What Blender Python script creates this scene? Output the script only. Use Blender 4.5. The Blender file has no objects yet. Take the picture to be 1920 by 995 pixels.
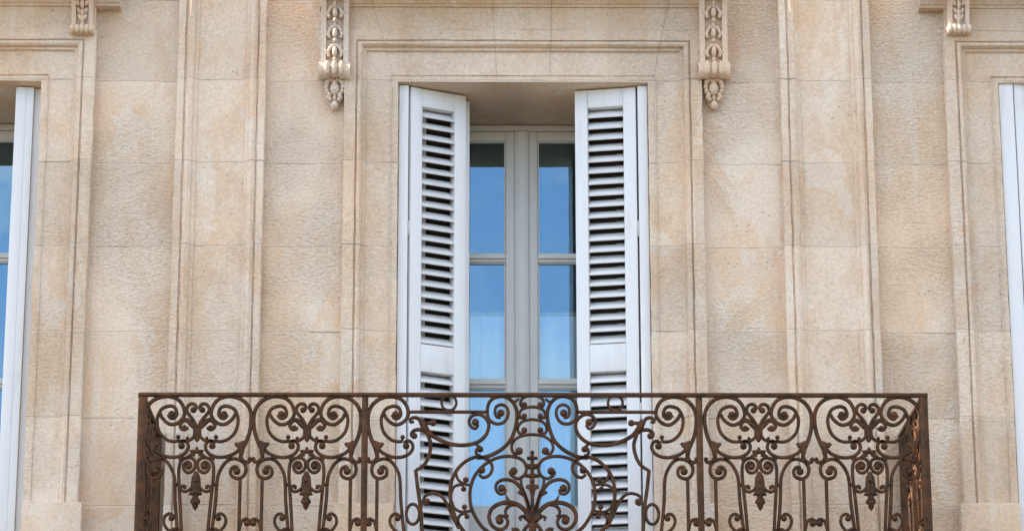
import bpy, bmesh, math, random
from mathutils import Vector, Matrix
random.seed(7)
R = math.radians
C = bpy.context.scene
COL = C.collection

# ------------------------------------------------------------------ camera
F, PITCH, YAW, ROLL, DIST = 5750.0, R(16.5), R(0.65), R(0.10), 14.7
fw = Vector((math.sin(YAW)*math.cos(PITCH), math.cos(YAW)*math.cos(PITCH), math.sin(PITCH)))
rt = Vector((math.cos(YAW), -math.sin(YAW), 0))
up = rt.cross(fw)
rr = Matrix.Rotation(ROLL, 3, fw)
rt, up = rr @ rt, rr @ up
P0 = Vector((-0.056, 0, 1.6 + DIST*fw.z))
CAM = P0 - fw*DIST
cd = bpy.data.cameras.new('camera'); cam = bpy.data.objects.new('camera', cd); COL.objects.link(cam)
m = Matrix((rt, up, -fw)).transposed().to_4x4(); m.translation = CAM
cam.matrix_world = m
cd.sensor_width = 36; cd.lens = 36*F/1920; cd.clip_end = 2000
C.camera = cam

def W(px, py, Y=0.0):
    """point of the plane y = Y that stands at photograph pixel (px, py)"""
    d = fw*F + rt*(px-960) - up*(py-497.5)
    t = (Y-CAM.y)/d.y
    return CAM + d*t
def wx(px, py, Y=0.0): return W(px, py, Y).x
def wz(px, py, Y=0.0): return W(px, py, Y).z

# ------------------------------------------------------------------ objects
def link(name, bm, mat, parent=None, smooth=False, loc=None):
    me = bpy.data.meshes.new(name)
    bmesh.ops.recalc_face_normals(bm, faces=bm.faces[:])
    if smooth == 'auto':
        for f in bm.faces: f.smooth = True
        for e in bm.edges:
            if len(e.link_faces) != 2 or e.calc_face_angle(0) > R(38): e.smooth = False
    elif smooth:
        for f in bm.faces: f.smooth = True
    bm.to_mesh(me); bm.free()
    me.materials.append(mat)
    o = bpy.data.objects.new(name, me); COL.objects.link(o)
    if parent: o.parent = parent
    if loc is not None: o.location = loc
    return o
def thing(name, label, cat, loc=(0, 0, 0), rz=0, group=None):
    o = bpy.data.objects.new(name, None); COL.objects.link(o)
    o.location = loc; o.rotation_euler = (0, 0, rz)
    o['label'] = label; o['category'] = cat
    if group: o['group'] = group
    return o
def copy_tree(o, parent):
    c = o.copy(); COL.objects.link(c); c.parent = parent
    for ch in list(o.children): copy_tree(ch, c)
    return c

def quad(bm, pts):
    return bm.faces.new([bm.verts.new(p) for p in pts])
def box(bm, x0, x1, y0, y1, z0, z1, bev=0.0, M=None):
    vs = [bm.verts.new((x, y, z)) for x in (x0, x1) for y in (y0, y1) for z in (z0, z1)]
    fs = []
    for idx in ((0,1,3,2),(4,6,7,5),(0,4,5,1),(2,3,7,6),(0,2,6,4),(1,5,7,3)):
        fs.append(bm.faces.new([vs[i] for i in idx]))
    if bev > 0:
        es = {e for f in fs for e in f.edges}
        r = bmesh.ops.bevel(bm, geom=list(es), offset=bev, segments=2, affect='EDGES', profile=0.6)
        vs = list({v for f in r['faces'] for v in f.verts} | {v for v in vs if v.is_valid})
    if M is not None:
        for v in vs:
            if v.is_valid: v.co = M @ v.co
    return vs
def ball(bm, c, rx, ry, rz, seg=12, ring=8, M=None):
    r = bmesh.ops.create_uvsphere(bm, u_segments=seg, v_segments=ring, radius=1)
    for v in r['verts']:
        v.co = Vector((v.co.x*rx, v.co.y*ry, v.co.z*rz))
        if M is not None: v.co = M @ v.co
        v.co += Vector(c)
def bevel_all(bm, off, seg=2, ang=R(30)):
    es = [e for e in bm.edges if len(e.link_faces) == 2 and e.calc_face_angle(0) > ang]
    bmesh.ops.bevel(bm, geom=es, offset=off, segments=seg, affect='EDGES', profile=0.6)

def prism_z(bm, prof, zs, wob=0.0):
    """open horizontal section (x, y) drawn up through the heights zs"""
    rows = []
    for z in zs:
        rows.append([bm.verts.new((x+random.uniform(-wob, wob), y+random.uniform(-wob, wob), z)) for x, y in prof])
    for a, b in zip(rows, rows[1:]):
        for i in range(len(prof)-1):
            bm.faces.new((a[i], a[i+1], b[i+1], b[i]))
def prism_x(bm, prof, xs, wob=0.0, caps=True):
    rows = []
    for x in xs:
        rows.append([bm.verts.new((x, y+random.uniform(-wob, wob), z+random.uniform(-wob, wob))) for y, z in prof])
    for a, b in zip(rows, rows[1:]):
        for i in range(len(prof)-1):
            bm.faces.new((a[i], a[i+1], b[i+1], b[i]))
    if caps:
        bm.faces.new(rows[0]); bm.faces.new(rows[-1][::-1])
def frame_sweep(bm, prof, x0, x1, ztop, zbot, wob=0.0, n=26):
    """architrave: section (d outward, y) carried up the left jamb, across the head, down the right one"""
    path = []
    for i in range(n+1): path.append(('L', zbot + (ztop-zbot)*i/n))
    for i in range(1, 13): path.append(('T', i/12))
    for i in range(1, n+1): path.append(('R', ztop - (ztop-zbot)*i/n))
    rows = []
    for k, t in path:
        row = []
        for d, y in prof:
            w1, w2 = random.uniform(-wob, wob), random.uniform(-wob, wob)
            if k == 'L':
                f = (t-zbot)/(ztop-zbot)
                p = (x0-d+w1, y+w2, zbot+(ztop+d-zbot)*f)
            elif k == 'T': p = (x0-d+(x1-x0+2*d)*t, y+w2, ztop+d+w1)
            else:
                f = (t-zbot)/(ztop-zbot)
                p = (x1+d+w1, y+w2, zbot+(ztop+d-zbot)*f)
            row.append(bm.verts.new(p))
        rows.append(row)
    for a, b in zip(rows, rows[1:]):
        for i in range(len(prof)-1):
            bm.faces.new((a[i], a[i+1], b[i+1], b[i]))

# ------------------------------------------------------------------ materials
def mat(name):
    m = bpy.data.materials.new(name); m.use_nodes = True
    nt = m.node_tree; b = nt.nodes['Principled BSDF']
    return m, nt, b
def nd(nt, t, **kw):
    n = nt.nodes.new(t)
    for k, v in kw.items(): setattr(n, k, v)
    return n
def lk(nt, a, b): nt.links.new(a, b)
def math_n(nt, op, a, b=None, clamp=False):
    n = nd(nt, 'ShaderNodeMath', operation=op, use_clamp=clamp)
    for i, v in enumerate((a, b)):
        if v is None: continue
        if isinstance(v, (int, float)): n.inputs[i].default_value = v
        else: lk(nt, v, n.inputs[i])
    return n.outputs[0]
def mapr(nt, v, a, b, c, d, smooth=False):
    n = nd(nt, 'ShaderNodeMapRange'); n.clamp = True
    if smooth: n.interpolation_type = 'SMOOTHSTEP'
    lk(nt, v, n.inputs[0])
    for i, q in enumerate((a, b, c, d)): n.inputs[i+1].default_value = q
    return n.outputs[0]
def noise(nt, vec, scale, detail=4, rough=.55, dist=0.0):
    n = nd(nt, 'ShaderNodeTexNoise'); n.inputs['Scale'].default_value = scale
    n.inputs['Detail'].default_value = detail; n.inputs['Roughness'].default_value = rough
    n.inputs['Distortion'].default_value = dist
    if vec is not None: lk(nt, vec, n.inputs['Vector'])
    return n.outputs['Fac']
def mapping(nt, vec, scale=(1, 1, 1), loc=(0, 0, 0)):
    n = nd(nt, 'ShaderNodeMapping'); n.inputs['Scale'].default_value = scale; n.inputs['Location'].default_value = loc
    lk(nt, vec, n.inputs['Vector']); return n.outputs[0]
def mixc(nt, fac, a, b, mode='MIX'):
    n = nd(nt, 'ShaderNodeMix', data_type='RGBA', blend_type=mode)
    for i, v in ((0, fac), (6, a), (7, b)):
        if isinstance(v, (int, float)): n.inputs[i].default_value = v
        elif isinstance(v, tuple): n.inputs[i].default_value = (*v, 1)
        else: lk(nt, v, n.inputs[i])
    return n.outputs[2]

JZ0, JZ1 = wz(240, 948), wz(240, 153)
COURSE = (JZ1-JZ0)/5

def stone(name, joints=True, offs=(0, 0, 0), rough_amt=1.0, tint=(1, 1, 1), zshift=0.0, lines=()):
    m, nt, b = mat(name)
    geo = nd(nt, 'ShaderNodeNewGeometry')
    pos = geo.outputs['Position']
    p = mapping(nt, pos, loc=offs)
    big = noise(nt, mapping(nt, p, (1, 1, .55)), 1.9, 4, .6, .35)
    mid = noise(nt, mapping(nt, p, (1.5, 1, .7), (3, 1, 5)), 4.5, 6, .62, .4)
    fine = noise(nt, p, 60, 5, .6)
    grain = noise(nt, p, 210, 3, .6)
    tan = tuple(a*t for a, t in zip((.69, .51, .355), tint)); pale = tuple(a*t for a, t in zip((.70, .565, .44), tint))
    ochre = tuple(a*t for a, t in zip((.60, .405, .25), tint))
    col = mixc(nt, mapr(nt, big, .43, .56, 0, 1, True), tan, pale)
    # each block was cut from a slightly different bed
    sx = nd(nt, 'ShaderNodeSeparateXYZ'); lk(nt, pos, sx.inputs[0])
    row = math_n(nt, 'FLOOR', math_n(nt, 'DIVIDE', math_n(nt, 'SUBTRACT', sx.outputs[2], JZ0+zshift), COURSE))
    colx = math_n(nt, 'FLOOR', math_n(nt, 'MULTIPLY', sx.outputs[0], 2.43))
    cv = nd(nt, 'ShaderNodeCombineXYZ'); lk(nt, row, cv.inputs[0]); lk(nt, colx, cv.inputs[1]); cv.inputs[2].default_value = offs[0]
    wn = nd(nt, 'ShaderNodeTexWhiteNoise', noise_dimensions='3D'); lk(nt, cv.outputs[0], wn.inputs['Vector'])
    col = mixc(nt, math_n(nt, 'MULTIPLY', mapr(nt, mid, .48, .66, 0, 1, True), .4), col, ochre)
    # pale lime wash patches left by old repairs, with hard-ish edges
    patch = mapr(nt, noise(nt, mapping(nt, p, (1.0, 1, .6), (9, 4, 2)), 3.3, 5, .6, .8), .575, .615, 0, 1, True)
    col = mixc(nt, math_n(nt, 'MULTIPLY', patch, .72), col, tuple(a*t for a, t in zip((.71, .60, .485), tint)))
    # rain streaks: tall thin pale runs
    st = mapr(nt, noise(nt, mapping(nt, p, (7, 1, .45), (2, 0, 1)), 1.6, 3, .5), .60, .68, 0, 1, True)
    col = mixc(nt, math_n(nt, 'MULTIPLY', st, .75), col, tuple(a*t for a, t in zip((.70, .575, .45), tint)))
    # soot and lichen: small greyish smudges
    dk = mapr(nt, noise(nt, mapping(nt, p, (1, 1, 1.2), (5, 5, 5)), 7, 6, .7), .58, .74, 0, 1, True)
    col = mixc(nt, math_n(nt, 'MULTIPLY', dk, .45), col, (.42, .345, .255))
    v = math_n(nt, 'ADD', math_n(nt, 'MULTIPLY', wn.outputs['Value'], .16), .91)
    v = math_n(nt, 'MULTIPLY', v, math_n(nt, 'ADD', math_n(nt, 'MULTIPLY', fine, .54), .73))
    v = math_n(nt, 'MULTIPLY', v, math_n(nt, 'ADD', math_n(nt, 'MULTIPLY', grain, .5), .75))
    cvv = nd(nt, 'ShaderNodeCombineColor')
    for i in range(3): lk(nt, v, cvv.inputs[i])
    col = mixc(nt, 1.0, col, cvv.outputs[0], 'MULTIPLY')
    # pits
    vo = nd(nt, 'ShaderNodeTexVoronoi'); vo.inputs['Scale'].default_value = 46; vo.inputs['Randomness'].default_value = 1
    lk(nt, mapping(nt, p, (1, 1, 1.5)), vo.inputs['Vector'])
    area = mapr(nt, noise(nt, mapping(nt, p, (1, 1, 1), (1, 7, 3)), 2.3, 3, .6), .50, .64, 0, 1, True)
    pit = math_n(nt, 'MULTIPLY', mapr(nt, vo.outputs['Distance'], .08, .22, 1, 0, True), area)
    pit = math_n(nt, 'MULTIPLY', pit, mapr(nt, noise(nt, p, 21, 2, .5), .46, .62, 0, 1, True))
    col = mixc(nt, math_n(nt, 'MULTIPLY', pit, .55), col, (.16, .115, .075))
    # hammered tool marks: short wavy horizontal dashes
    tool = noise(nt, mapping(nt, p, (48, 48, 88), (0, 3, 0)), 1.0, 4, .6, .6)
    tmask = mapr(nt, noise(nt, mapping(nt, p, (1, 1, .8), (11, 2, 8)), 1.8, 3, .55), .40, .60, .12, 1, True)
    toolh = math_n(nt, 'MULTIPLY', mapr(nt, tool, .33, .66, 0, 1), tmask)
    tdark = math_n(nt, 'MULTIPLY', mapr(nt, tool, .30, .42, 1, 0, True), tmask)
    col = mixc(nt, math_n(nt, 'MULTIPLY', tdark, .36), col, (.20, .15, .10))
    h = math_n(nt, 'ADD', math_n(nt, 'MULTIPLY', toolh, .85*rough_amt), math_n(nt, 'MULTIPLY', fine, .7*rough_amt))
    h = math_n(nt, 'ADD', h, math_n(nt, 'MULTIPLY', grain, .25*rough_amt))
    h = math_n(nt, 'SUBTRACT', h, math_n(nt, 'MULTIPLY', pit, 1.6*rough_amt))
    h = math_n(nt, 'ADD', h, math_n(nt, 'MULTIPLY', mid, .9))
    if joints:
        wobn = noise(nt, mapping(nt, p, (1, 1, 1), (0, 0, 7)), 5, 3, .6)
        zz = math_n(nt, 'ADD', sx.outputs[2], math_n(nt, 'MULTIPLY', math_n(nt, 'SUBTRACT', wobn, .5), .018))
        t = math_n(nt, 'ADD', math_n(nt, 'DIVIDE', math_n(nt, 'SUBTRACT', zz, JZ0+zshift), COURSE), .5)
        dist = math_n(nt, 'MULTIPLY', math_n(nt, 'ABSOLUTE', math_n(nt, 'SUBTRACT', math_n(nt, 'FRACT', t), .5)), COURSE)
        wide = mapr(nt, dist, .004, .013, 1, 0, True)
        thin = mapr(nt, dist, .0015, .0045, 1, 0, True)
        crack = math_n(nt, 'MULTIPLY', thin, mapr(nt, noise(nt, mapping(nt, p, (1, 1, 1), (4, 4, 0)), 3.2, 4, .65), .50, .64, .04, 1, True))
        col = mixc(nt, math_n(nt, 'MULTIPLY', wide, .5), col, tuple(a*t for a, t in zip((.70, .56, .43), tint)))
        col = mixc(nt, math_n(nt, 'MULTIPLY', crack, .5), col, (.13, .095, .065))
        h = math_n(nt, 'SUBTRACT', h, math_n(nt, 'MULTIPLY', thin, .35))
    for (xa_, ya_, xb_, yb_) in lines:
        A, B = W(xa_, ya_, -.05), W(xb_, yb_, -.05)
        dx, dz = B.x-A.x, B.z-A.z; Ln = math.hypot(dx, dz)
        wv = math_n(nt, 'MULTIPLY', math_n(nt, 'SUBTRACT', noise(nt, p, 9, 3, .6), .5), .012)
        e1 = math_n(nt, 'MULTIPLY', math_n(nt, 'SUBTRACT', sx.outputs[0], A.x), dz/Ln)
        e2 = math_n(nt, 'MULTIPLY', math_n(nt, 'SUBTRACT', sx.outputs[2], A.z), dx/Ln)
        dd = math_n(nt, 'ABSOLUTE', math_n(nt, 'ADD', math_n(nt, 'SUBTRACT', e1, e2), wv))
        g_ = math_n(nt, 'MULTIPLY', mapr(nt, dd, .0012, .0042, 1, 0, True), math_n(nt, 'GREATER_THAN', sx.outputs[2], B.z))
        g_ = math_n(nt, 'MULTIPLY', g_, mapr(nt, mid, .35, .55, .35, 1))
        col = mixc(nt, math_n(nt, 'MULTIPLY', g_, .22), col, (.15, .11, .075))
        h = math_n(nt, 'SUBTRACT', h, math_n(nt, 'MULTIPLY', g_, .4))
    bp = nd(nt, 'ShaderNodeBump'); bp.inputs['Strength'].default_value = .9; bp.inputs['Distance'].default_value = .007
    lk(nt, h, bp.inputs['Height']); lk(nt, bp.outputs[0], b.inputs['Normal'])
    lk(nt, col, b.inputs['Base Color']); b.inputs['Roughness'].default_value = .92
    b.inputs['Specular IOR Level'].default_value = .2
    return m

def paint(name, c, rough=.45, dirt=(.34, .32, .28), amt=.5):
    m, nt, b = mat(name)
    tc = nd(nt, 'ShaderNodeTexCoord'); p = tc.outputs['Object']
    n1 = mapr(nt, noise(nt, mapping(nt, p, (6, 6, .9)), 3.5, 5, .6), .50, .78, 0, amt, True)
    n2 = noise(nt, mapping(nt, p, (1, 1, .35)), 60, 4, .6)
    col = mixc(nt, math_n(nt, 'MULTIPLY', n1, .5), c, dirt)
    sp = mapr(nt, noise(nt, p, 28, 5, .7), .66, .72, 0, .55, True)
    col = mixc(nt, sp, col, dirt)
    col = mixc(nt, math_n(nt, 'MULTIPLY', n2, .16), col, tuple(q*.7 for q in c))
    lk(nt, col, b.inputs['Base Color']); b.inputs['Roughness'].default_value = rough
    bp = nd(nt, 'ShaderNodeBump'); bp.inputs['Strength'].default_value = .18; bp.inputs['Distance'].default_value = .002
    lk(nt, n2, bp.inputs['Height']); lk(nt, bp.outputs[0], b.inputs['Normal'])
    return m

def iron_mat():
    m, nt, b = mat('rusted_iron')
    tc = nd(nt, 'ShaderNodeNewGeometry'); p = tc.outputs['Position']
    n1 = mapr(nt, noise(nt, p, 16, 5, .65), .40, .62, 0, 1, True)
    n2 = mapr(nt, noise(nt, mapping(nt, p, (1, 1, 1), (3, 3, 3)), 70, 4, .65), .42, .62, 0, 1, True)
    col = mixc(nt, n1, (.014, .0075, .005), (.068, .022, .009))
    col = mixc(nt, math_n(nt, 'MULTIPLY', n2, .5), col, (.085, .032, .013))
    lk(nt, col, b.inputs['Base Color'])
    b.inputs['Roughness'].default_value = .5; b.inputs['Specular IOR Level'].default_value = .36; b.inputs['Specular Tint'].default_value = (1, .74, .5, 1)
    bp = nd(nt, 'ShaderNodeBump'); bp.inputs['Strength'].default_value = .5; bp.inputs['Distance'].default_value = .002
    lk(nt, noise(nt, p, 160, 4, .7), bp.inputs['Height']); lk(nt, bp.outputs[0], b.inputs['Normal'])
    return m

def glass_mat():
    m, nt, b = mat('window_glass'); nt.nodes.remove(b)
    out = nt.nodes['Material Output']
    fr = nd(nt, 'ShaderNodeFresnel'); fr.inputs['IOR'].default_value = 1.52
    geo = nd(nt, 'ShaderNodeNewGeometry')
    bp = nd(nt, 'ShaderNodeBump'); bp.inputs['Strength'].default_value = .04; bp.inputs['Distance'].default_value = .01
    lk(nt, noise(nt, geo.outputs['Position'], 5, 2, .4), bp.inputs['Height'])
    gl = nd(nt, 'ShaderNodeBsdfGlossy'); gl.inputs['Roughness'].default_value = 0.0
    gl.inputs['Color'].default_value = (.50, .80, 1, 1); lk(nt, bp.outputs[0], gl.inputs['Normal'])
    tr = nd(nt, 'ShaderNodeBsdfTransparent'); tr.inputs['Color'].default_value = (.97, .985, .98, 1)
    f = math_n(nt, 'MULTIPLY', fr.outputs[0], 3.6, True)
    mx = nd(nt, 'ShaderNodeMixShader'); lk(nt, f, mx.inputs[0]); lk(nt, tr.outputs[0], mx.inputs[1]); lk(nt, gl.outputs[0], mx.inputs[2])
    lk(nt, mx.outputs[0], out.inputs['Surface'])
    return m

def plain(name, c, rough=.8, nscale=8, var=.3):
    m, nt, b = mat(name)
    tc = nd(nt, 'ShaderNodeTexCoord')
    n = noise(nt, tc.outputs['Object'], nscale, 5, .6)
    col = mixc(nt, n, tuple(q*(1-var) for q in c), tuple(min(1, q*(1+var)) for q in c))
    lk(nt, col, b.inputs['Base Color']); b.inputs['Roughness'].default_value = rough
    return m
def curtain_mat():
    m, nt, b = mat('sheer_cloth'); out = nt.nodes['Material Output']
    b.inputs['Base Color'].default_value = (.90, .92, .92, 1); b.inputs['Roughness'].default_value = .9
    tr = nd(nt, 'ShaderNodeBsdfTransparent'); mx = nd(nt, 'ShaderNodeMixShader'); mx.inputs[0].default_value = .97
    lk(nt, tr.outputs[0], mx.inputs[1]); lk(nt, b.outputs[0], mx.inputs[2]); lk(nt, mx.outputs[0], out.inputs['Surface'])
    return m

M_WALL = stone('limestone_ashlar')
M_TRIM = stone('limestone_trim', offs=(3.3, 0, 1.7), rough_amt=.6, tint=(.96, .96, .96), lines=((700, 15, 739, 140), (924, 15, 931, 140), (1034, 15, 1032, 140), (1252, 15, 1226, 140)))
M_CARV = stone('limestone_carved', joints=False, offs=(1.1, 2, 4), rough_amt=.35, tint=(.97, .97, .99))
M_DARKSTONE = plain('weathered_stone', (.13, .115, .095), .9, 6, .4)
M_WHITE = paint('shutter_paint', (.70, .695, .685), .5, amt=.5)
M_FRAME = paint('window_paint', (.74, .735, .70), .45, amt=.4)
M_GAPSHADE = paint('gap_shade_slats', (.055, .038, .026), .8, (.10, .07, .05), .5)  # back-leaf slats: shade of the louvre gaps put into their colour
M_IRON = iron_mat(); M_GLASS = glass_mat()
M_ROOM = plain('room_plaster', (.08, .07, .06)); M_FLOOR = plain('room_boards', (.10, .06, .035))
M_CLOTH = curtain_mat(); M_BRASS = plain('brass', (.45, .36, .12), .4)

# ------------------------------------------------------------------ the building
HW = 0.607                                   # half width of each opening
OPEN_X = 0.0
ZTOP = wz(982, 151, -.05)                   # underside of the window heads
ZFLOOR = ZTOP - 2.86
ZPL = wz(240, 943, -.05)                    # top of plinth blocks
LX = wx(76, 150, -.05) - HW                 # left and right openings
RX = wx(1873, 150, -.05) + HW
DEPTH = 0.62
bld = thing('stone_house', 'pale limestone town house facade with pilasters, carved brackets and three tall windows', 'building', (0, 0, 0))

ZB, ZT = 0.0, ZTOP + 2.4
XL, XR = -7.0, 7.0
# outer shell with three openings
bm = bmesh.new()
hole = .06
xs = [XL]
for cx in (LX, OPEN_X, RX): xs += [cx-HW-hole, cx+HW+hole]
xs.append(XR)
for i in range(len(xs)-1):
    is_open = i % 2 == 1
    zs = [ZB, ZT] if not is_open else [ZTOP+hole, ZT]
    quad(bm, [(xs[i], 0, zs[0]), (xs[i+1], 0, zs[0]), (xs[i+1], 0, zs[1]), (xs[i], 0, zs[1])])
    if is_open: quad(bm, [(xs[i], 0, ZB), (xs[i+1], 0, ZB), (xs[i+1], 0, ZFLOOR), (xs[i], 0, ZFLOOR)])
D = 6.0
quad(bm, [(XL, 0, ZB), (XL, D, ZB), (XL, D, ZT), (XL, 0, ZT)])
quad(bm, [(XR, 0, ZB), (XR, D, ZB), (XR, D, ZT), (XR, 0, ZT)])
quad(bm, [(XL, D, ZB), (XR, D, ZB), (XR, D, ZT), (XL, D, ZT)])
quad(bm, [(XL, 0, ZT), (XR, 0, ZT), (XR, D, ZT), (XL, D, ZT)])
link('wall', bm, M_WALL, bld)
# rooms behind the windows
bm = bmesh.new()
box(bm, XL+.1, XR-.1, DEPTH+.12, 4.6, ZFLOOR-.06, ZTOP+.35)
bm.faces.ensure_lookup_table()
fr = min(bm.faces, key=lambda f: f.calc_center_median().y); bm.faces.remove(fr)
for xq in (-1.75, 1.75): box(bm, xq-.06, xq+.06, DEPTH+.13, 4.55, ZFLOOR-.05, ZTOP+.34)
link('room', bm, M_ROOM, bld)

# pilasters: a raised border of mouldings round a sunken field
def pilaster_profile(xa, xb, xc, xd, Yp=-.055):
    # xa..xb left border, xc..xd right border (world x)
    def border(x0, x1, flip):
        w = x1-x0
        pts = [(0, 0.0), (0, Yp+.006), (.004, Yp), (.34*w, Yp), (.36*w, Yp+.012), (.42*w, Yp+.012), (.45*w, Yp+.002), (.60*w, Yp-.008), (.78*w, Yp+.004), (.80*w, Yp+.018), (.97*w, Yp+.022), (w, Yp+.032)]
        if flip: return [(x1-d, y) for d, y in reversed(pts)]
        return [(x0+d, y) for d, y in pts]
    return border(xa, xb, False) + border(xc, xd, True)
for px in ((330, 370, 459, 497), (1467, 1505, 1601, 1640)):
    bm = bmesh.new()
    q = [wx(p, 300 if p > 900 else 200, -.05) for p in px]
    zs = [ZB + (ZT-ZB)*i/160 for i in range(161)]
    prism_z(bm, pilaster_profile(*q), zs, .0022)
    link('pilaster', bm, M_TRIM, bld, 'auto')

# window surrounds (architrave + reveal + soffit)
SP = [(.262, 0.0), (.262, -.052), (.258, -.056), (.208, -.056), (.205, -.045), (.200, -.045), (.197, -.058), (.185, -.062), (.176, -.054), (.172, -.036),
      (.160, -.036), (.157, -.026), (.154, -.022), (.038, -.022), (.036, -.030), (.033, -.030), (.031, -.024), (.002, -.024), (0, -.020), (0, DEPTH+.05)]
def surround(cx):
    bm = bmesh.new()
    frame_sweep(bm, SP, cx-HW, cx+HW, ZTOP, ZPL-.9, .0017, 60)
    o = link('window_surround', bm, M_TRIM, bld, 'auto')
    for s in (-1, 1):
        bm = bmesh.new()
        e = cx+s*HW
        a, b_ = (e-.285, e-.006) if s < 0 else (e+.006, e+.285)
        box(bm, a, b_, -.085, .05, ZFLOOR-.3, ZPL, .008)
        link('plinth_block', bm, M_TRIM, bld, 'auto')
for cx in (LX, OPEN_X, RX): surround(cx)

# frieze above each window, then the cornice carried by the brackets
ZCOR = wz(960, 11, -.08)
ZFR = ZTOP + .2605
def frieze(cx, w):
    bm = bmesh.new()
    box(bm, cx-w, cx+w, -.054, .05, ZFR, ZCOR+.05, .004)
    link('frieze', bm, M_TRIM, bld, 'auto')
    bm = bmesh.new()
    z = ZCOR
    prof = [(.0, z), (-.064, z), (-.066, z+.012), (-.074, z+.014), (-.082, z+.03), (-.10, z+.05), (-.125, z+.058), (-.127, z+.075), (-.19, z+.082),
            (-.30, z+.085), (-.31, z+.155), (-.335, z+.165), (-.37, z+.20), (-.375, z+.225), (0, z+.27)]
    n = 24
    prism_x(bm, prof, [cx-w-.12+(2*w+.24)*i/n for i in range(n+1)], .0008)
    link('cornice', bm, M_TRIM, bld, 'auto')
frieze(OPEN_X, .875)
frieze(LX, .862); frieze(RX, .862)

# carved brackets -------------------------------------------------------
def husk(bm, z, y, s=1.0):
    """one bell-flower of the drop: two out-turned lobes, a middle petal and a bead"""
    for sx in (-1, 1):
        for ax_, az_, r_ in ((.008, .027, .010), (.017, .022, .0105), (.025, .012, .0105), (.030, .000, .010), (.033, -.013, .0105), (.029, -.025, .009), (.042, -.002, .0062), (.038, -.012, .007)):
            ball(bm, (sx*ax_*s, y+.003, z+az_*s), r_*s, .015, r_*1.15*s, 8, 6)
    ball(bm, (0, y-.008, z-.006*s), .0125*s, .018, .026*s, 10, 8)
    ball(bm, (0, y-.004, z-.046*s), .0105*s, .016, .012*s, 10, 8)
    ball(bm, (0, y+.010, z-.035), .007, .014, .055, 8, 6)
def big_console(px, pyb=205):
    """long S-shaped bracket under the middle cornice"""
    zb = wz(px, pyb, -.04); x = wx(px, 100, -.10)
    zr = zb + .20                                       # centre of the lower scroll
    ztop = ZCOR + .085
    bm = bmesh.new()
    hw = .068
    # side outline (y, z) of the strap: deep at the top, thin at the scroll
    side = [(.02, zr), (-.075, zr-.01), (-.083, zr+.03), (-.078, zr+.06), (-.078, zr+.12), (-.085, zr+.20), (-.10, zr+.28), (-.13, zr+.36), (-.17, ztop-.06), (-.22, ztop-.005), (.02, ztop-.005)]
    for s0, s1, dy in ((-hw, -hw*.62, 0), (-hw*.62, hw*.62, .022), (hw*.62, hw, 0)):
        prism_x(bm, [(y+(dy if y < 0 else 0), z) for y, z in side], [s0, s1])
    o = link('bracket', bm, M_CARV, bld, 'auto', (x, 0, 0))
    bm = bmesh.new()                                    # fluted roll
    n = 20; ln = 15; rows = []
    for i in range(ln+1):
        t = i/ln*2-1
        rad = .036*(1-.26*math.cos(t*math.pi*.5)**2 + .07*math.cos(t*math.pi*4.0))
        rows.append([bm.verts.new((t*(hw+.008), -.062+rad*math.cos(a*2*math.pi/n)*1.25, zr-.012+rad*math.sin(a*2*math.pi/n)*1.25)) for a in range(n)])
    for a, b_ in zip(rows, rows[1:]):
        for i in range(n): bm.faces.new((a[i], a[(i+1) % n], b_[(i+1) % n], b_[i]))
    bm.faces.new(rows[0]); bm.faces.new(rows[-1][::-1])
    for sx in (-.5, 0, .5): ball(bm, (sx*.07, -.098, zr-.006), .016, .014, .036, 10, 8)
    link('scroll', bm, M_CARV, o, 'auto')
    bm = bmesh.new()
    for k in range(5):
        z = zr + .088 + k*.098
        yy = -.072 - max(0, (z-zr-.2))*.26 - max(0, z-zr-.36)*.35
        husk(bm, z, yy-.004, 1.0)
    link('bellflower_drop', bm, M_CARV, o, True)
    bm = bmesh.new()                                    # hanging leaf below the scroll
    zc = zb
    for sx in (-1, 1):
        pts = [(.012, .150, .010), (.026, .152, .013), (.037, .138, .014), (.040, .115, .013), (.036, .092, .012), (.026, .074, .012), (.030, .060, .011), (.022, .050, .010)]
        for (px_, pz, r) in pts: ball(bm, (sx*px_, -.030, zc+pz), r, .026, r*1.25, 10, 8)
    ball(bm, (0, -.032, zc+.105), .024, .030, .036, 12, 8)
    ball(bm, (0, -.026, zc+.135), .016, .026, .03, 12, 8)
    ball(bm, (0, -.024, zc+.060), .010, .022, .02, 10, 8)
    ball(bm, (0, -.030, zc+.022), .019, .027, .024, 12, 8)
    ball(bm, (0, -.012, zc+.09), .045, .016, .075, 12, 8)
    link('hanging_leaf', bm, M_CARV, o, True)
big_console(627); big_console(1339)
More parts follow.
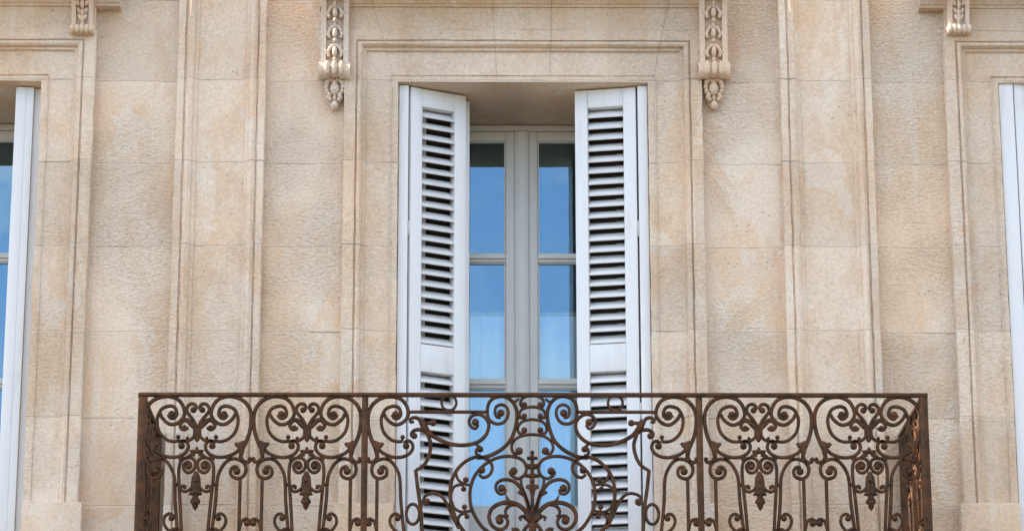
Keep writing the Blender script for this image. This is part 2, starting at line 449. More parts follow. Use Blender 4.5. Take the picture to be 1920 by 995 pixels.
def small_console(px):
    """shorter bracket with an acanthus leaf and a beaded roll, under the side cornices"""
    x = wx(px, 50, -.09); zb = wz(px, 66, -.07)
    bm = bmesh.new(); hw = .052; ztop = ZCOR+.085
    side = [(.02, zb+.03), (-.095, zb+.035), (-.10, zb+.08), (-.115, zb+.13), (-.15, zb+.19), (-.21, ztop-.005), (.02, ztop-.005)]
    for s0, s1, dy in ((-hw, -hw*.6, 0), (-hw*.6, hw*.6, .020), (hw*.6, hw, 0)):
        prism_x(bm, [(y+(dy if y < 0 else 0), z) for y, z in side], [s0, s1])
    o = link('bracket', bm, M_CARV, bld, 'auto', (x, 0, 0))
    bm = bmesh.new()
    for t in (-1, -.5, 0, .5, 1): ball(bm, (t*.046, -.098, zb+.022), .0155, .024, .024, 12, 10)
    box(bm, -.056, .056, -.085, .01, zb+.004, zb+.04, .006)
    link('beaded_roll', bm, M_CARV, o, 'auto')
    bm = bmesh.new()
    for k in range(5):
        z = zb+.075+k*.034; wv = .012+.006*min(k, 3); yy = -.088-.55*max(0, z-zb-.10)
        for sx in (-1, 1): ball(bm, (sx*wv, yy, z+.01), .012, .016, .02, 10, 8, Matrix.Rotation(sx*R(25), 3, 'Y'))
        ball(bm, (0, yy-.006, z), .010, .017, .024, 10, 8)
    ball(bm, (0, -.086, zb+.055), .011, .015, .014, 10, 8)
    link('acanthus_leaf', bm, M_CARV, o, True)
small_console(154); small_console(1798)

# balcony floor carried by the wall, just under the picture
RY = -0.80
ZRAIL = wz(999, 737, RY)
ZSLAB = ZRAIL - 1.06
bm = bmesh.new()
xa, xb = wx(261, 737, RY)-.10, wx(1738, 737, RY)+.10
prism_x(bm, [(.03, ZSLAB-.30), (-.25, ZSLAB-.28), (-.62, ZSLAB-.20), (-.84, ZSLAB-.18), (-.85, ZSLAB-.13), (-.90, ZSLAB-.12), (-.92, ZSLAB-.05), (-.91, ZSLAB), (.03, ZSLAB)], [xa, xb])
link('balcony_floor', bm, M_DARKSTONE, bld)

# ------------------------------------------------------------------ french windows
def french_window(cx):
    Y = DEPTH
    zt = ZTOP - .0
    bm = bmesh.new()
    fwd = .045
    box(bm, cx-HW+.003, cx-HW+fwd, Y-.02, Y+.06, ZFLOOR, zt-.004, .003)
    box(bm, cx+HW-fwd, cx+HW-.003, Y-.02, Y+.06, ZFLOOR, zt-.004, .003)
    box(bm, cx-HW+fwd+.001, cx+HW-fwd-.001, Y-.019, Y+.06, zt-.034, zt-.005, .003)
    box(bm, cx-HW+fwd+.001, cx+HW-fwd-.001, Y-.04, Y+.06, ZFLOOR, ZFLOOR+.05, .003)
    o = link('window', bm, M_FRAME, bld, 'auto')
    zc = zt - .036
    zrows = [(wz(960, 265, Y), wz(960, 478, Y)), (wz(960, 492, Y), wz(960, 712, Y)), (wz(960, 728, Y), wz(960, 951, Y))]
    for s in (-1, 1):
        x0, x1 = (cx-HW+fwd+.003, cx-.0015) if s < 0 else (cx+.0015, cx+HW-fwd-.003)
        bm = bmesh.new()
        st = .078
        out_w = .072
        if s < 0: a, b_ = x0+out_w, x1-st
        else: a, b_ = x0+st, x1-out_w
        box(bm, x0, a, Y-.01, Y+.035, ZFLOOR+.055, zc, .003)
        box(bm, b_, x1, Y-.01, Y+.035, ZFLOOR+.055, zc, .003)
        box(bm, a+.0005, b_-.0005, Y-.008, Y+.033, zrows[0][0], zc-.001, .003)
        for (q0, q1), (q2, q3) in zip(zrows, zrows[1:]):
            box(bm, a+.0005, b_-.0005, Y-.008, Y+.033, q2, q1, .003)
            box(bm, a+.0005, b_-.0005, Y-.020, Y-.0085, (q1+q2)/2-.004, (q1+q2)/2+.010, .003)
        box(bm, a+.0005, b_-.0005, Y-.008, Y+.033, ZFLOOR+.056, zrows[2][1], .003)
        box(bm, a+.03, b_-.03, Y-.020, Y-.0085, ZFLOOR+.12, zrows[2][1]-.05, .006)
        # glazing beads
        for q0, q1 in zrows:
            for (u0, u1, v0, v1) in ((a, a+.009, q1, q0), (b_-.009, b_, q1, q0), (a+.0095, b_-.0095, q0-.007, q0-.0005), (a+.0095, b_-.0095, q1+.0005, q1+.009)):
                box(bm, u0+.0006, u1-.0006, Y+.001, Y+.025, v0, v1, .002)
        link('casement', bm, M_FRAME, o, 'auto')
        for q0, q1 in zrows:
            bm = bmesh.new()
            box(bm, a+.004, b_-.004, Y+.012, Y+.016, q1+.004, q0-.004)
            link('pane', bm, M_GLASS, o)
    bm = bmesh.new()
    box(bm, cx-.034, cx+.034, Y-.034, Y-.0105, ZFLOOR+.055, zc-.004, .006)
    box(bm, cx-.022, cx+.022, Y-.042, Y-.0345, ZFLOOR+.06, zc-.008, .003)
    link('meeting_bar', bm, M_FRAME, o, 'auto')
    return o
for cx in (OPEN_X, LX, RX): french_window(cx)

# sheer curtains on the middle window
ZCUR = wz(960, 583, DEPTH)
for s, lab in ((-1, 'sheer white half curtain behind the left casement of the middle window'), (1, 'sheer white half curtain behind the right casement of the middle window')):
    t = thing('curtain', lab, 'curtain', (s*.275, DEPTH+.075, ZFLOOR+.1), group='half curtains behind the middle window')
    bm = bmesh.new(); n = 60
    zs = [0.0, ZCUR-ZFLOOR-.1]
    rows = []
    for i in range(n+1):
        u = (i/n-.5)*.50
        y = .003*math.sin(i*.9)+.002*math.sin(i*1.7+1)
        rows.append([bm.verts.new((u, y, z)) for z in zs])
    for a, b_ in zip(rows, rows[1:]): bm.faces.new((a[0], b_[0], b_[1], a[1]))
    link('cloth', bm, M_CLOTH, t, True)
    bm = bmesh.new()
    bmesh.ops.create_cone(bm, cap_ends=True, segments=12, radius1=.011, radius2=.011, depth=.53, matrix=Matrix.Translation((0, 0, ZCUR-ZFLOOR-.095)) @ Matrix.Rotation(R(90), 4, 'Y'))
    link('rod', bm, M_BRASS, t, True)

# ------------------------------------------------------------------ shutters
SH0 = ZFLOOR + .03
SH1 = ZTOP - .008
LW, LT = .300, .050
PITCHS = .0568
def leaf_bms(w=LW):
    """one louvred leaf, local x along its width, y its thickness, z up from 0"""
    H = SH1-SH0
    b1 = bmesh.new(); st = .062; fields = []
    e = .0004
    zt0 = H-.092                                            # louvres of the upper field begin here
    zm1 = zt0 - 21*PITCHS - .004
    zm0 = zm1 - .135
    zl = .14
    box(b1, 0, st, 0, LT, 0, H, .003); box(b1, w-st, w, 0, LT, 0, H, .003)
    for z0, z1 in ((0, zl), (zm0, zm1), (zt0, H)): box(b1, st+e, w-st-e, .001, LT-.001, z0+.0005, z1-.0005, .002)
    # thin frame lines round the middle panel
    for (z0, z1) in ((zm1, zt0), (zl, zm0)):
        b2 = bmesh.new(); fields.append(b2)
        n = int((z1-z0)/PITCHS)
        p = (z1-z0)/n
        for k in range(n):
            zc = z0 + (k+.5)*p
            M = Matrix.Translation((w/2, LT*.5, zc-.002)) @ Matrix.Rotation(R(-48+random.uniform(-2.2, 2.2)), 4, 'X')
            box(b2, -(w/2-st-e*2), (w/2-st-e*2), -.0035, .0035, -.033, .033, .0022, M)
    return b1, fields
def add_leaf(t, x, y, ang, flip=False, slats=None):
    b1, fields = leaf_bms()
    M = Matrix.Translation((x, y, 0)) @ Matrix.Rotation(ang, 4, 'Z')
    if flip: M = M @ Matrix.Scale(-1, 4, (1, 0, 0))
    for b_ in [b1]+fields:
        bmesh.ops.transform(b_, matrix=M, verts=b_.verts[:])
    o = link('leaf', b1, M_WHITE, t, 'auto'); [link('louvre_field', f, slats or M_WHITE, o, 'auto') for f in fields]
    return o
def hinge_bits(t, x, y):
    for zz in (.35, 1.2, 2.1):
        bm = bmesh.new()
        bmesh.ops.create_cone(bm, cap_ends=True, segments=10, radius1=.0045, radius2=.0045, depth=.08, matrix=Matrix.Translation((x, y, zz)))
        link('hinge', bm, M_WHITE, t, True)
H = SH1-SH0
GS = 'louvred folding shutters'
# left of the middle window: the front leaf swings back into the reveal
x0 = -HW+.003
t = thing('folding_shutter', 'pale louvred folding shutter on the left side of the middle window, angled inward', 'shutter', (x0, .006, SH0), group=GS)
bm = bmesh.new(); box(bm, 0, .046, 0, .05, 0, H+.002, .003); link('hinge_board', bm, M_WHITE, t, 'auto')
a1 = R(27)
add_leaf(t, .058, .014, a1)
ex, ey = .058+math.cos(a1)*LW, .014+math.sin(a1)*LW
add_leaf(t, ex+.026-math.sin(a1)*.068, ey+.012+math.cos(a1)*.124, a1+R(180), False, M_GAPSHADE)
hinge_bits(t, .0515, .022)
# right of the middle window: nearly flat across the opening
x0 = HW-.003
t = thing('folding_shutter', 'pale louvred folding shutter on the right side of the middle window, almost facing the street', 'shutter', (x0, .006, SH0), group=GS)
bm = bmesh.new(); box(bm, -.046, 0, 0, .05, 0, H+.002, .003); link('hinge_board', bm, M_WHITE, t, 'auto')
a2 = R(-11)
add_leaf(t, -.056, .014, a2, True)
add_leaf(t, -.056-math.cos(a2)*LW+.008, .014-math.sin(a2)*LW+.064, a2, False, M_GAPSHADE)
hinge_bits(t, -.0505, .022)
# side windows: folded flat against the reveal, edge on to the street
t = thing('folding_shutter', 'pale folded shutter seen edge on in the cut-off window at left edge of photo', 'shutter', (LX+HW-.003, .035, SH0), group=GS)
bm = bmesh.new(); box(bm, -.040, 0, .03, .08, 0, H+.002, .003); link('hinge_board', bm, M_WHITE, t, 'auto')
add_leaf(t, -.040, .005, R(92)); add_leaf(t, -.076, .001, R(93))
t = thing('folding_shutter', 'pale shutter partly cut off in the window at the right edge of the photo', 'shutter', (RX-HW+.003, -.012, SH0+.012), group=GS)
bm = bmesh.new(); box(bm, 0, .070, 0, .05, 0, H+.004, .003); link('hinge_board', bm, M_WHITE, t, 'auto')
a3 = R(8)
add_leaf(t, .076, .004, a3)
add_leaf(t, .076+math.cos(a3)*LW+.02-math.sin(a3)*.112, .004+math.sin(a3)*LW+math.cos(a3)*.112, a3+R(180), False, M_GAPSHADE)

# ------------------------------------------------------------------ the wrought-iron railing
SC = 1/413.0*1.0
AX = 576.1                                     # axis of the scroll motif in the photograph
AXW = wx(AX, 800, RY)
def crop(s, ox, oy):
    return lambda x, y: (ox+x/s, oy+y/s)
K1 = crop(3.618, 250, 720); K2 = crop(3.619, 680, 720); K3 = crop(6.42, 840, 840); K5 = crop(7.656, 900, 730)
PXM = abs(wx(600, 800, RY)-wx(500, 800, RY))/100      # metres per photograph pixel on the railing plane
def catmull(P, sub=5):
    out = []
    n = len(P)
    for i in range(n-1):
        p0, p1, p2, p3 = P[max(i-1, 0)], P[i], P[i+1], P[min(i+2, n-1)]
        for k in range(sub):
            t = k/sub
            out.append(tuple(.5*((2*p1[j])+(-p0[j]+p2[j])*t+(2*p0[j]-5*p1[j]+4*p2[j]-p3[j])*t*t+(-p0[j]+3*p1[j]-3*p2[j]+p3[j])*t**3) for j in range(len(p1))))
    out.append(tuple(P[-1]))
    return out
def ribbon(bm, P, w=6.2, w2=None, dep=.017, sub=5, smooth=True, y=0.0):
    """scroll bar: flat chamfered section carried along a path of (u, z) metres; w in photograph pixels"""
    a0 = 1.06*w*PXM/2; a1 = 1.06*(w2 if w2 else w)*PXM/2
    Q = catmull(P, sub) if smooth else P
    n = len(Q); rows = []
    for i, q in enumerate(Q):
        pa, pb = Q[max(i-1, 0)], Q[min(i+1, n-1)]
        tx, tz = pb[0]-pa[0], pb[1]-pa[1]
        L = math.hypot(tx, tz) or 1e-9
        nx, nz = -tz/L, tx/L
        a = a0+(a1-a0)*i/max(1, n-1); d = dep/2
        sec = [(-a, -d*.45), (-a*.55, -d), (a*.55, -d), (a, -d*.45), (a, d*.45), (a*.55, d), (-a*.55, d), (-a, d*.45)]
        rows.append([bm.verts.new((q[0]+nx*s, y+e, q[1]+nz*s)) for s, e in sec])
    for r0, r1 in zip(rows, rows[1:]):
        for i in range(8): bm.faces.new((r0[i], r0[(i+1) % 8], r1[(i+1) % 8], r1[i]))
    bm.faces.new(rows[0]); bm.faces.new(rows[-1][::-1])
def knob(bm, p, r, dep=.013):
    ball(bm, (p[0], 0, p[1]), r*PXM, max(dep, r*PXM*.8), r*PXM, 14, 8)
def plate(bm, pts, t=.011):
    cx = sum(p[0] for p in pts)/len(pts); cz = sum(p[1] for p in pts)/len(pts)
    rings = []
    for f, y in ((.45, -t), (.85, -t*.6), (1, 0), (.85, t*.6), (.45, t)):
        rings.append([bm.verts.new((cx+(p[0]-cx)*f, y, cz+(p[1]-cz)*f)) for p in pts])
    n = len(pts)
    for a, b_ in zip(rings, rings[1:]):
        for i in range(n): bm.faces.new((a[i], a[(i+1) % n], b_[(i+1) % n], b_[i]))
    bm.faces.new(rings[0]); bm.faces.new(rings[-1][::-1])

ZBASE = ZSLAB + .045                               # bottom bar of the railing
def mot(dx, y, s=-1):
    """motif point: dx crop units from the axis, y crop row; s = -1 left half, +1 right half"""
    px, py = AX - dx/3.618, 720+y/3.618
    p = W(px, py, RY)
    return (s*(AXW-wx(AX-dx/3.618, 800, RY)), p.z-ZBASE)
def mots(L, s): return [mot(dx, y, s) for dx, y in L]
def to_foot(P): return P + [(P[-1][0]+(P[-1][0]-P[-2][0])*.15, .008)]      # down to the bottom bar
eye2 = (178, 203)
A1 = [(345, 528), (320, 523), (301, 495), (303, 455), (330, 395), (353, 330), (364, 260), (361, 195), (336, 140), (290, 101), (228, 83), (165, 90), (122, 117), (97, 160), (91, 206), (114, 246), (155, 271), (196, 267), (237, 233), (254, 200)]
A2o = [(-22, 3), (-5, 25), (20, 23), (36, -3), (23, -43), (-13, -56), (-64, -38), (-89, 3), (-97, 43), (-89, 94), (-69, 135), (-28, 171), (13, 184), (50, 182)]
A2 = [(178-x, 203+y) for x, y in A2o]
A3 = [(128, 385), (100, 386), (72, 384), (46, 376), (25, 358), (18, 334), (18, 290)]
A4 = [(287, 440), (262, 464), (215, 486), (170, 494), (122, 489), (78, 465), (58, 428), (66, 396), (90, 382), (110, 390)]
A6 = [(8, 285), (28, 245), (56, 210), (76, 181), (71, 150), (48, 133), (23, 137), (12, 158), (24, 176)]
A7 = [(20, 290), (50, 262), (66, 247), (90, 242), (110, 257), (117, 283), (100, 305), (76, 304), (68, 290)]
A8 = [(275+10*.7, 587-30*.7)] + [(275-a*.7094, 587+b_*.7094) for a, b_ in ((25, -42), (58, -10), (50, 45), (-10, 72), (-65, 45), (-85, -20), (-55, -85), (25, -117), (95, -95), (155, -15), (185, 85), (195, 285), (215, 485), (225, 575), (240, 800), (248, 1050))]
def k6(L): return [(dx*.6185, y*.6185+380) for dx, y in L]
A9 = k6([(78, 305), (60, 275), (78, 243), (110, 240), (140, 275), (130, 325), (90, 352), (38, 332), (12, 275), (25, 215), (80, 188), (145, 205), (182, 260), (190, 370), (180, 520), (165, 700), (145, 980), (128, 1300)])
A10 = k6([(0, 62), (20, 86), (23, 114), (45, 99), (82, 106), (72, 128), (58, 152), (30, 150), (0, 146)])
A11 = k6([(0, 332), (20, 345), (48, 400), (57, 500), (50, 540), (60, 560), (78, 598), (35, 606), (28, 645), (55, 662), (54, 690), (20, 700), (34, 725), (0, 772)])
A11w = k6([(40, 515), (80, 548), (118, 560), (152, 548), (162, 515), (135, 495), (108, 508)])
A12 = [(152, 915), (146, 893), (172, 876), (200, 893), (209, 930), (194, 968), (165, 995), (128, 1012)]
A13 = [(300, 985), (312, 935), (330, 916), (352, 912), (370, 930), (358, 950)]
A14 = [(80, 1010), (110, 985), (140, 980), (160, 1000), (150, 1030), (120, 1035)]
LEAF = [(300, 520), (318, 470), (330, 410), (322, 378), (300, 383), (285, 392), (262, 391), (250, 402), (262, 420), (280, 432), (286, 470), (284, 515)]

def half_scroll(bm, s, inner=True):
    ribbon(bm, mots(A1, s), 7.4, 6.0); knob(bm, mot(360, 505, s), 4.2); ribbon(bm, mots([(345, 528), (360, 522), (364, 508)], s), 5)
    ribbon(bm, mots(A2, s), 6.4, 5.6); knob(bm, mot(178, 204, s), 7.0)
    knob(bm, mot(128, 357, s), 4.4); ribbon(bm, mots([(128, 357), (130, 383)], s), 4.5)
    ribbon(bm, mots(A4, s), 6.0); knob(bm, mot(104, 417, s), 6.6); ribbon(bm, mots([(112, 386), (112, 400), (106, 415)], s), 6)
    plate(bm, mots(LEAF, s), .012)
    ribbon(bm, to_foot(mots(A8, s)), 6.0); knob(bm, mot(275, 588, s), 7.2)
    ribbon(bm, mots([(225, 494), (225, 512)], s), 12)
    ribbon(bm, mots(A12, s), 5.4); knob(bm, mot(158, 907, s), 5.8)
    ribbon(bm, mots(A13, s), 5.6); knob(bm, mot(352, 940, s), 6.4)
def picket(parent, s, dx=298, y0=632):
    bm = bmesh.new(); a = mot(dx, y0, s)
    ribbon(bm, [(a[0], a[1]), (a[0], 0.012)], 6.0, dep=.015, smooth=False)
    return link('picket', bm, M_IRON, parent, 'auto')
bmA = bmesh.new()
for s in (-1, 1):
    half_scroll(bmA, s)
    ribbon(bmA, mots(A3, s), 5.6); knob(bmA, mot(66, 364, s), 3.2)
    ribbon(bmA, mots(A7, s), 9.5, 5.0); knob(bmA, mot(88, 292, s), 4.6)
    ribbon(bmA, to_foot(mots(A9, s)), 5.8); knob(bmA, mot(53, 557, s), 6.2)
    knob(bmA, mot(132, 679, s), 3.8); ribbon(bmA, mots([(120, 679), (146, 679)], s), 5)
    ribbon(bmA, mots([(104, 494), (100, 512)], s), 11)
    ribbon(bmA, mots(A14, s), 5.6); knob(bmA, mot(128, 1012, s), 6)
ribbon(bmA, [mot(0, 285), mot(0, 378)], 9); knob(bmA, mot(0, 378), 3.6)
rail = thing('balcony_railing', 'rusty brown wrought iron balcony railing with scrolls and a central cartouche, before the middle window', 'railing', (AXW, RY, ZBASE))
panel = link('scroll_panel', bmA, M_IRON, rail, 'auto')
bm = bmesh.new()
for s in (-1, 1): ribbon(bm, mots(A6, s), 6.0); knob(bm, mot(30, 174, s), 6.0)
link('heart', bm, M_IRON, panel, 'auto')
bm = bmesh.new()
plate(bm, mots(A10, -1)+mots(A10[1:-1][::-1], 1), .011)
for s in (-1, 1): ribbon(bm, mots(k6([(20, 150), (62, 160), (88, 186)]), s), 6.5)
link('crown', bm, M_IRON, panel, 'auto')
bm = bmesh.new()
plate(bm, mots(A11, -1)+mots(A11[1:-1][::-1], 1), .014)
knob(bm, mot(0, 448*.6185+380), 6, .02); knob(bm, mot(0, 678*.6185+380), 7.5, .017); knob(bm, mot(0, 575*.6185+380), 7.5, .017)
for s in (-1, 1): ribbon(bm, mots(A11w, s), 5.6, 4.6); knob(bm, mot(120*.6185, 515*.6185+380, s), 3.5)
link('pendant', bm, M_IRON, panel, 'auto')
for s in (-1, 1): picket(panel, s)
for ax in (370.2, 1421.8, 1628.0):
    c = copy_tree(panel, rail); c.location.x = wx(ax, 800, RY)-AXW
XCL, XCR = wx(264.5, 740, RY)-AXW, wx(1734, 740, RY)-AXW
for xe in (XCL, XCR):                                          # the two returns to the wall
    c = copy_tree(panel, rail); c.location = (xe, .385, 0); c.rotation_euler = (0, 0, R(90))
    for yy in (.13, .66):
        bm = bmesh.new(); ribbon(bm, [(0, .55), (0, .012)], 6.0, dep=.015, smooth=False)
        o = link('picket', bm, M_IRON, rail, 'auto', (xe, yy, 0))

# middle panel with the cartouche
CXP = 998.0; CXW = wx(CXP, 800, RY)
def cp(k, x, y, s=-1):
    px, py = k(x, y)
    p = W(CXP, py, RY); u = wx(px, 800, RY)-CXW
    return (u if s < 0 else -u, p.z-ZBASE)
def cps(k, L, s): return [cp(k, x, y, s) for x, y in L]
bmC = bmesh.new(); shift = wx(790.5, 800, RY)-CXW
for s in (-1, 1):
    tmp = bmesh.new(); half_scroll(tmp, -1)
    for v in tmp.verts:
        v.co.x += shift
        if s > 0: v.co.x = -v.co.x
    me = bpy.data.meshes.new('tmp'); tmp.to_mesh(me); tmp.free(); bmC.from_mesh(me); bpy.data.meshes.remove(me)
    B = bmC
    ribbon(B, cps(K2, [(322, 188), (852, 188)], s), 5.6, smooth=False)
    ring = [cp(K2, 585+50*math.cos(a), 126+52*math.sin(a), s) for a in [i*2*math.pi/28 for i in range(29)]]
    ribbon(B, ring, 4.8, smooth=False)
    ribbon(B, cps(K5, [(300, 400), (240, 390), (215, 320), (235, 245), (310, 215), (380, 250), (405, 320), (395, 390), (350, 460), (280, 490), (200, 480), (125, 420), (105, 300), (130, 190), (200, 120), (320, 95), (410, 125), (480, 190), (525, 290), (530, 420), (500, 570), (440, 720), (340, 830), (220, 910), (80, 965), (-50, 975)], s), 5.0, 7.0)
    knob(B, cp(K5, 298, 335, s), 7.4)
    ribbon(B, cps(K5, [(480, 185), (520, 165), (560, 130)], s), 5, 3.6)
    ribbon(B, cps(K2, [(785, 275), (765, 300), (735, 285), (722, 250), (745, 212), (795, 205), (840, 235), (856, 285), (835, 345), (780, 392), (700, 412), (615, 408), (535, 382), (470, 345), (435, 300), (415, 265)], s), 5.2, 7.5)
    knob(B, cp(K2, 765, 257, s), 7.2)
    # knot with its curls
    plate(B, cps(K2, [(375, 245), (400, 240), (430, 250), (440, 290), (450, 330), (425, 340), (400, 310), (385, 275)], s), .014)
    ribbon(B, cps(K2, [(430, 265), (455, 262), (475, 262)], s), 7, 5); knob(B, cp(K2, 478, 262, s), 6.4)
    ribbon(B, cps(K2, [(400, 260), (375, 232), (345, 226), (322, 240), (328, 258), (348, 252)], s), 7, 4.5)
    ribbon(B, cps(K2, [(405, 310), (370, 308), (340, 320), (330, 345), (348, 362)], s), 7, 5); knob(B, cp(K2, 350, 350, s), 6.2)
    ribbon(B, cps(K2, [(425, 300), (446, 350), (462, 405), (455, 470), (430, 530), (395, 565), (364, 582)], s), 7.2, 5.6)
    ribbon(B, to_foot(cps(K2, [(362, 580), (376, 700), (396, 830), (408, 995), (420, 1300)], s)), 6.6, smooth=False)
    ring = [cp(K2, 345+44*math.cos(a), 880+68*math.sin(a), s) for a in [i*2*math.pi/28 for i in range(29)]]
    ribbon(B, ring, 5.4, smooth=False)
    ribbon(B, cps(K2, [(800, 420), (772, 445), (775, 475), (800, 485)], s), 5.6); knob(B, cp(K2, 798, 440, s), 6.2); ribbon(B, cps(K2, [(765, 400), (785, 420), (800, 440)], s), 5)
    # cartouche outlines
    ribbon(B, cps(K2, [(790, 610), (820, 632), (862, 612), (880, 565), (860, 520), (810, 495), (760, 495), (700, 522), (645, 575), (608, 645), (595, 730), (603, 810), (622, 880), (655, 950), (705, 1015), (790, 1085), (900, 1150), (1020, 1200), (1140, 1225)], s), 5.2, 7.6)
    knob(B, cp(K2, 808, 580, s), 7.2)
    ribbon(B, cps(K3, [(755, 320), (830, 362), (900, 338), (940, 270), (930, 190), (880, 130), (790, 100), (690, 95), (590, 115), (510, 150), (430, 205), (350, 290), (300, 380), (270, 500), (268, 620), (290, 730), (340, 840), (410, 940), (480, 1000), (600, 1090), (780, 1170), (1010, 1210)], s), 5.4, 6.4)
    knob(B, cp(K3, 790, 272, s), 7.4); ribbon(B, cps(K3, [(760, 320), (745, 290), (770, 262)], s), 5)
    ribbon(B, cps(K3, [(100, 300), (120, 370), (165, 410), (215, 432), (268, 440)], s), 4.6); knob(B, cp(K3, 216, 378, s), 5.6); ribbon(B, cps(K3, [(216, 378), (214, 430)], s), 4)
    ribbon(B, cps(K3, [(48, 520), (75, 465), (130, 438), (195, 440)], s), 5); knob(B, cp(K3, 190, 488, s), 5.2)
    ribbon(B, cps(K3, [(50, 640), (78, 712), (140, 756), (212, 762), (284, 745)], s), 5); knob(B, cp(K3, 200, 704, s), 5.2); ribbon(B, cps(K3, [(200, 704), (206, 760)], s), 4)
    ribbon(B, cps(K3, [(125, 920), (130, 830), (175, 786), (235, 785)], s), 5); knob(B, cp(K3, 230, 818, s), 5.0)
    ribbon(B, cps(K2, [(455, 800), (430, 815), (415, 785), (435, 752), (490, 738), (540, 762), (580, 822), (612, 895), (655, 975)], s), 4.6, 6.2); knob(B, cp(K2, 440, 793, s), 6.0)
link_c = link('cartouche_panel', bmC, M_IRON, rail, 'auto', (CXW-AXW, 0, 0))
bm = bmesh.new(); B = bm
for s in (-1, 1):                                               # ladder of four arches
    for L, kn, r in (([(615, 255), (588, 225), (582, 180), (612, 125), (670, 95), (752, 85)], (635, 218), 5.8),
                     ([(600, 410), (572, 390), (570, 330), (610, 280), (680, 253), (752, 247)], (635, 378), 5.4),
                     ([(600, 650), (552, 605), (545, 540), (580, 480), (650, 440), (752, 427)], (635, 582), 6.0),
                     ([(500, 930), (460, 870), (455, 800), (490, 730), (570, 675), (660, 650), (752, 643)], (562, 880), 7.4)):
        ribbon(B, cps(K5, L, s), 5.2); knob(B, cp(K5, *kn, s), r)
        ribbon(B, cps(K5, [L[0], (kn[0]-5, kn[1]+20)], s), 6)
    ribbon(B, cps(K5, [(530, 400), (565, 400)], s), 6); ribbon(B, cps(K5, [(440, 740), (490, 740)], s), 6); ribbon(B, cps(K5, [(520, 545), (550, 560)], s), 6)
link('arch', bm, M_IRON, link_c, 'auto')
bm = bmesh.new(); B = bm                                        # spray of leaves in the cartouche
for s in (-1, 1):
    ribbon(B, cps(K2, [(970, 712), (962, 738), (930, 742), (906, 715), (908, 675), (940, 650), (985, 646), (1035, 665), (1075, 708), (1105, 770), (1130, 860)], s), 4.8, 7); knob(B, cp(K2, 943, 704, s), 7.4)
    plate(B, cps(K2, [(1045, 735), (1060, 718), (1085, 725), (1100, 755), (1085, 760)], s), .010)
    ribbon(B, cps(K2, [(1072, 630), (1078, 690), (1100, 745), (1128, 830), (1136, 870)], s), 5, 6)
    ribbon(B, cps(K2, [(905, 915), (925, 893), (962, 895), (984, 930), (968, 970), (925, 984), (880, 958), (858, 905), (872, 850), (915, 815), (980, 800), (1045, 812), (1095, 850), (1132, 898)], s), 5, 8.5); knob(B, cp(K2, 930, 924, s), 7.6)
    plate(B, cps(K2, [(965, 738), (985, 770), (1010, 790), (1050, 800), (1060, 825), (1010, 830), (985, 812), (975, 775)], s), .010)
    ribbon(B, cps(K2, [(1010, 815), (980, 835), (968, 865), (978, 890), (992, 893)], s), 6.5, 4)
    plate(B, cps(K2, [(1150, 870), (1100, 868), (1085, 885), (1095, 915), (1120, 938), (1150, 950)], s), .017)
    ribbon(B, cps(K2, [(1105, 905), (1080, 895), (1064, 905), (1074, 922)], s), 6, 4)
    ribbon(B, cps(K2, [(1135, 945), (1110, 965), (1090, 995), (1060, 1030)], s), 7, 6)
    ribbon(B, cps(K2, [(1010, 985), (1040, 980), (1060, 1000)], s), 6)
    knob(B, cp(K2, 1126, 500, s), 3.6); knob(B, cp(K2, 1114, 548, s), 3.6); knob(B, cp(K2, 1112, 618, s), 4.0)
    plate(B, cps(K2, [(1150, 535), (1118, 540), (1108, 556), (1122, 574), (1150, 580)], s), .012)
    plate(B, cps(K2, [(1150, 600), (1120, 608), (1104, 622), (1120, 634), (1150, 638)], s), .012)
    plate(B, cps(K2, [(1150, 672), (1130, 676), (1108, 685), (1104, 700), (1120, 705), (1130, 715), (1140, 760), (1150, 780)], s), .012)
ribbon(B, [cp(K2, 1150, 470), cp(K2, 1150, 1000)], 6, smooth=False)
ribbon(B, [cp(K2, 1150, 930), (0, .008)], 13, dep=.022, smooth=False)
knob(B, cp(K2, 1150, 462), 4.0); knob(B, cp(K2, 1150, 500), 5.5); knob(B, cp(K2, 1150, 655), 5)
link('leaf_spray', bm, M_IRON, link_c, 'auto')
for s in (-1, 1):
    p = wx(790.5, 800, RY)
    bm = bmesh.new(); a = mot(298, 632, -1)
    ribbon(bm, [(s*(a[0]+shift), a[1]), (s*(a[0]+shift), .012)], 6.0, dep=.015, smooth=False)
    link('picket', bm, M_IRON, link_c, 'auto')

# bars and posts
ZR = ZRAIL-ZBASE
bm = bmesh.new()
box(bm, XCL-.012, XCR+.012, -.014, .014, ZR-.0165, ZR+.001, .004)
for xe in (XCL, XCR): box(bm, xe-.016, xe+.016, .0165, .80, ZR-.017, ZR+.001, .004)
link('handrail', bm, M_IRON, rail, 'auto')
bm = bmesh.new()
box(bm, XCL-.012, XCR+.012, -.014, .014, -.012, .012, .003)
for xe in (XCL, XCR): box(bm, xe-.013, xe+.013, .0145, .80, -.011, .011, .003)
link('bottom_bar', bm, M_IRON, rail, 'auto')
def post(x, y, w, d):
    bm = bmesh.new(); box(bm, -w/2, w/2, -d/2, d/2, -.045, ZR-.0185, .004)
    link('post', bm, M_IRON, rail, 'auto', (x, y, 0))
post(XCL+.010, .0, .040, .030); post(XCR-.010, .0, .040, .030)
post(XCL, .775, .03, .045); post(XCR, .775, .03, .045)
for px in (683.5, 1312.5): post(wx(px, 850, RY)-AXW, .0, .028, .024)

# ------------------------------------------------------------------ street and light
bm = bmesh.new()
quad(bm, [(-900, -900, 0), (900, -900, 0), (900, 900, 0), (-900, 900, 0)])
g = link('ground', bm, plain('street_paving', (.075, .066, .055), .9, 3, .2)); g['kind'] = 'structure'

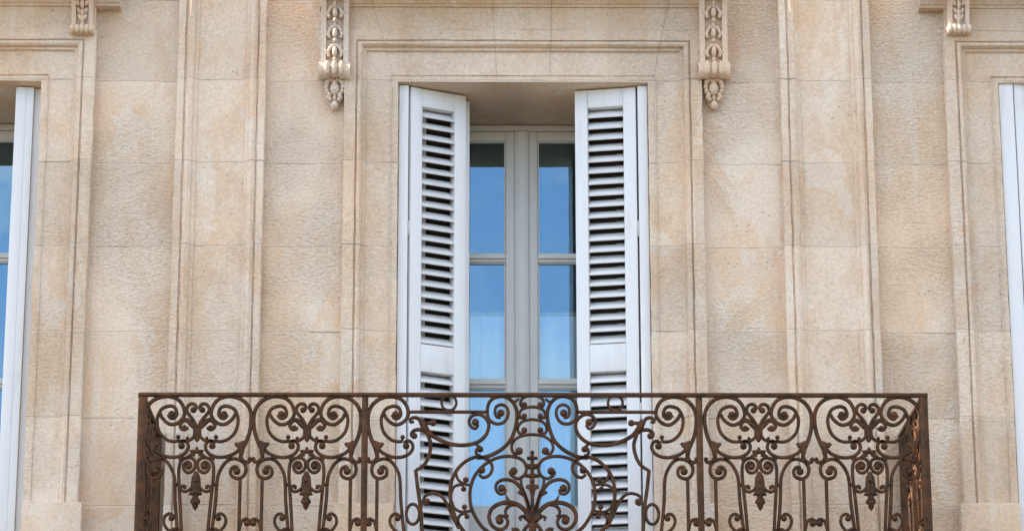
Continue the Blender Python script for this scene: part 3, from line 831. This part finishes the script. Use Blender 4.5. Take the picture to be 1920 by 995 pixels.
SUN_EL, SUN_AZ_FRONT = R(42), R(-1.7)          # high on the left, just behind the plane of the wall
sd = Vector((-math.cos(SUN_EL)*math.cos(SUN_AZ_FRONT), -math.cos(SUN_EL)*math.sin(SUN_AZ_FRONT), math.sin(SUN_EL)))
L = bpy.data.lights.new('sun', 'SUN'); L.energy = 4.0; L.angle = R(.6); L.color = (1, .80, .54)
so = bpy.data.objects.new('sun', L); COL.objects.link(so); so.rotation_euler = sd.to_track_quat('Z', 'Y').to_euler(); so.location = (-8, -6, 12)

w = bpy.data.worlds.new('World'); C.world = w; w.use_nodes = True; nt = w.node_tree
bg = nt.nodes['Background']
sky = nd(nt, 'ShaderNodeTexSky'); sky.sky_type = 'NISHITA'; sky.sun_disc = False
sky.sun_elevation = SUN_EL; sky.sun_rotation = math.atan2(sd.x, sd.y)
sky.air_density = 1.0; sky.dust_density = .4; sky.ozone_density = 2.0
tc = nd(nt, 'ShaderNodeTexCoord')
cl = mapr(nt, noise(nt, mapping(nt, tc.outputs['Generated'], (1, 1, 2.2), (.4, .3, .1)), 2.6, 7, .58, .3), .44, .70, 0, 1, True)
sx = nd(nt, 'ShaderNodeSeparateXYZ'); lk(nt, tc.outputs['Generated'], sx.inputs[0])
high = mapr(nt, sx.outputs[2], .38, .62, .10, 1.0, True)       # the blue gap lies low over the street, cloud overhead
wisp = mapr(nt, noise(nt, mapping(nt, tc.outputs['Generated'], (1, 1, 1.6), (2.4, .3, .7)), 17, 6, .6, .6), .44, .72, 0, 1, True)
fac = math_n(nt, 'MULTIPLY', math_n(nt, 'ADD', math_n(nt, 'MULTIPLY', cl, .6), .22), high, True)
fac = math_n(nt, 'ADD', fac, math_n(nt, 'MULTIPLY', wisp, .42), True)
col = mixc(nt, fac, sky.outputs[0], (6.2, 5.6, 4.9))
lk(nt, col, bg.inputs['Color']); bg.inputs['Strength'].default_value = .15

C.render.engine = 'CYCLES'
C.cycles.use_denoising = True
C.cycles.max_bounces = 8; C.cycles.transparent_max_bounces = 12
C.view_settings.view_transform = 'Standard'; C.view_settings.look = 'None'
C.view_settings.exposure = 1.72; C.view_settings.gamma = 1
C.render.resolution_x = 1024; C.render.resolution_y = 530
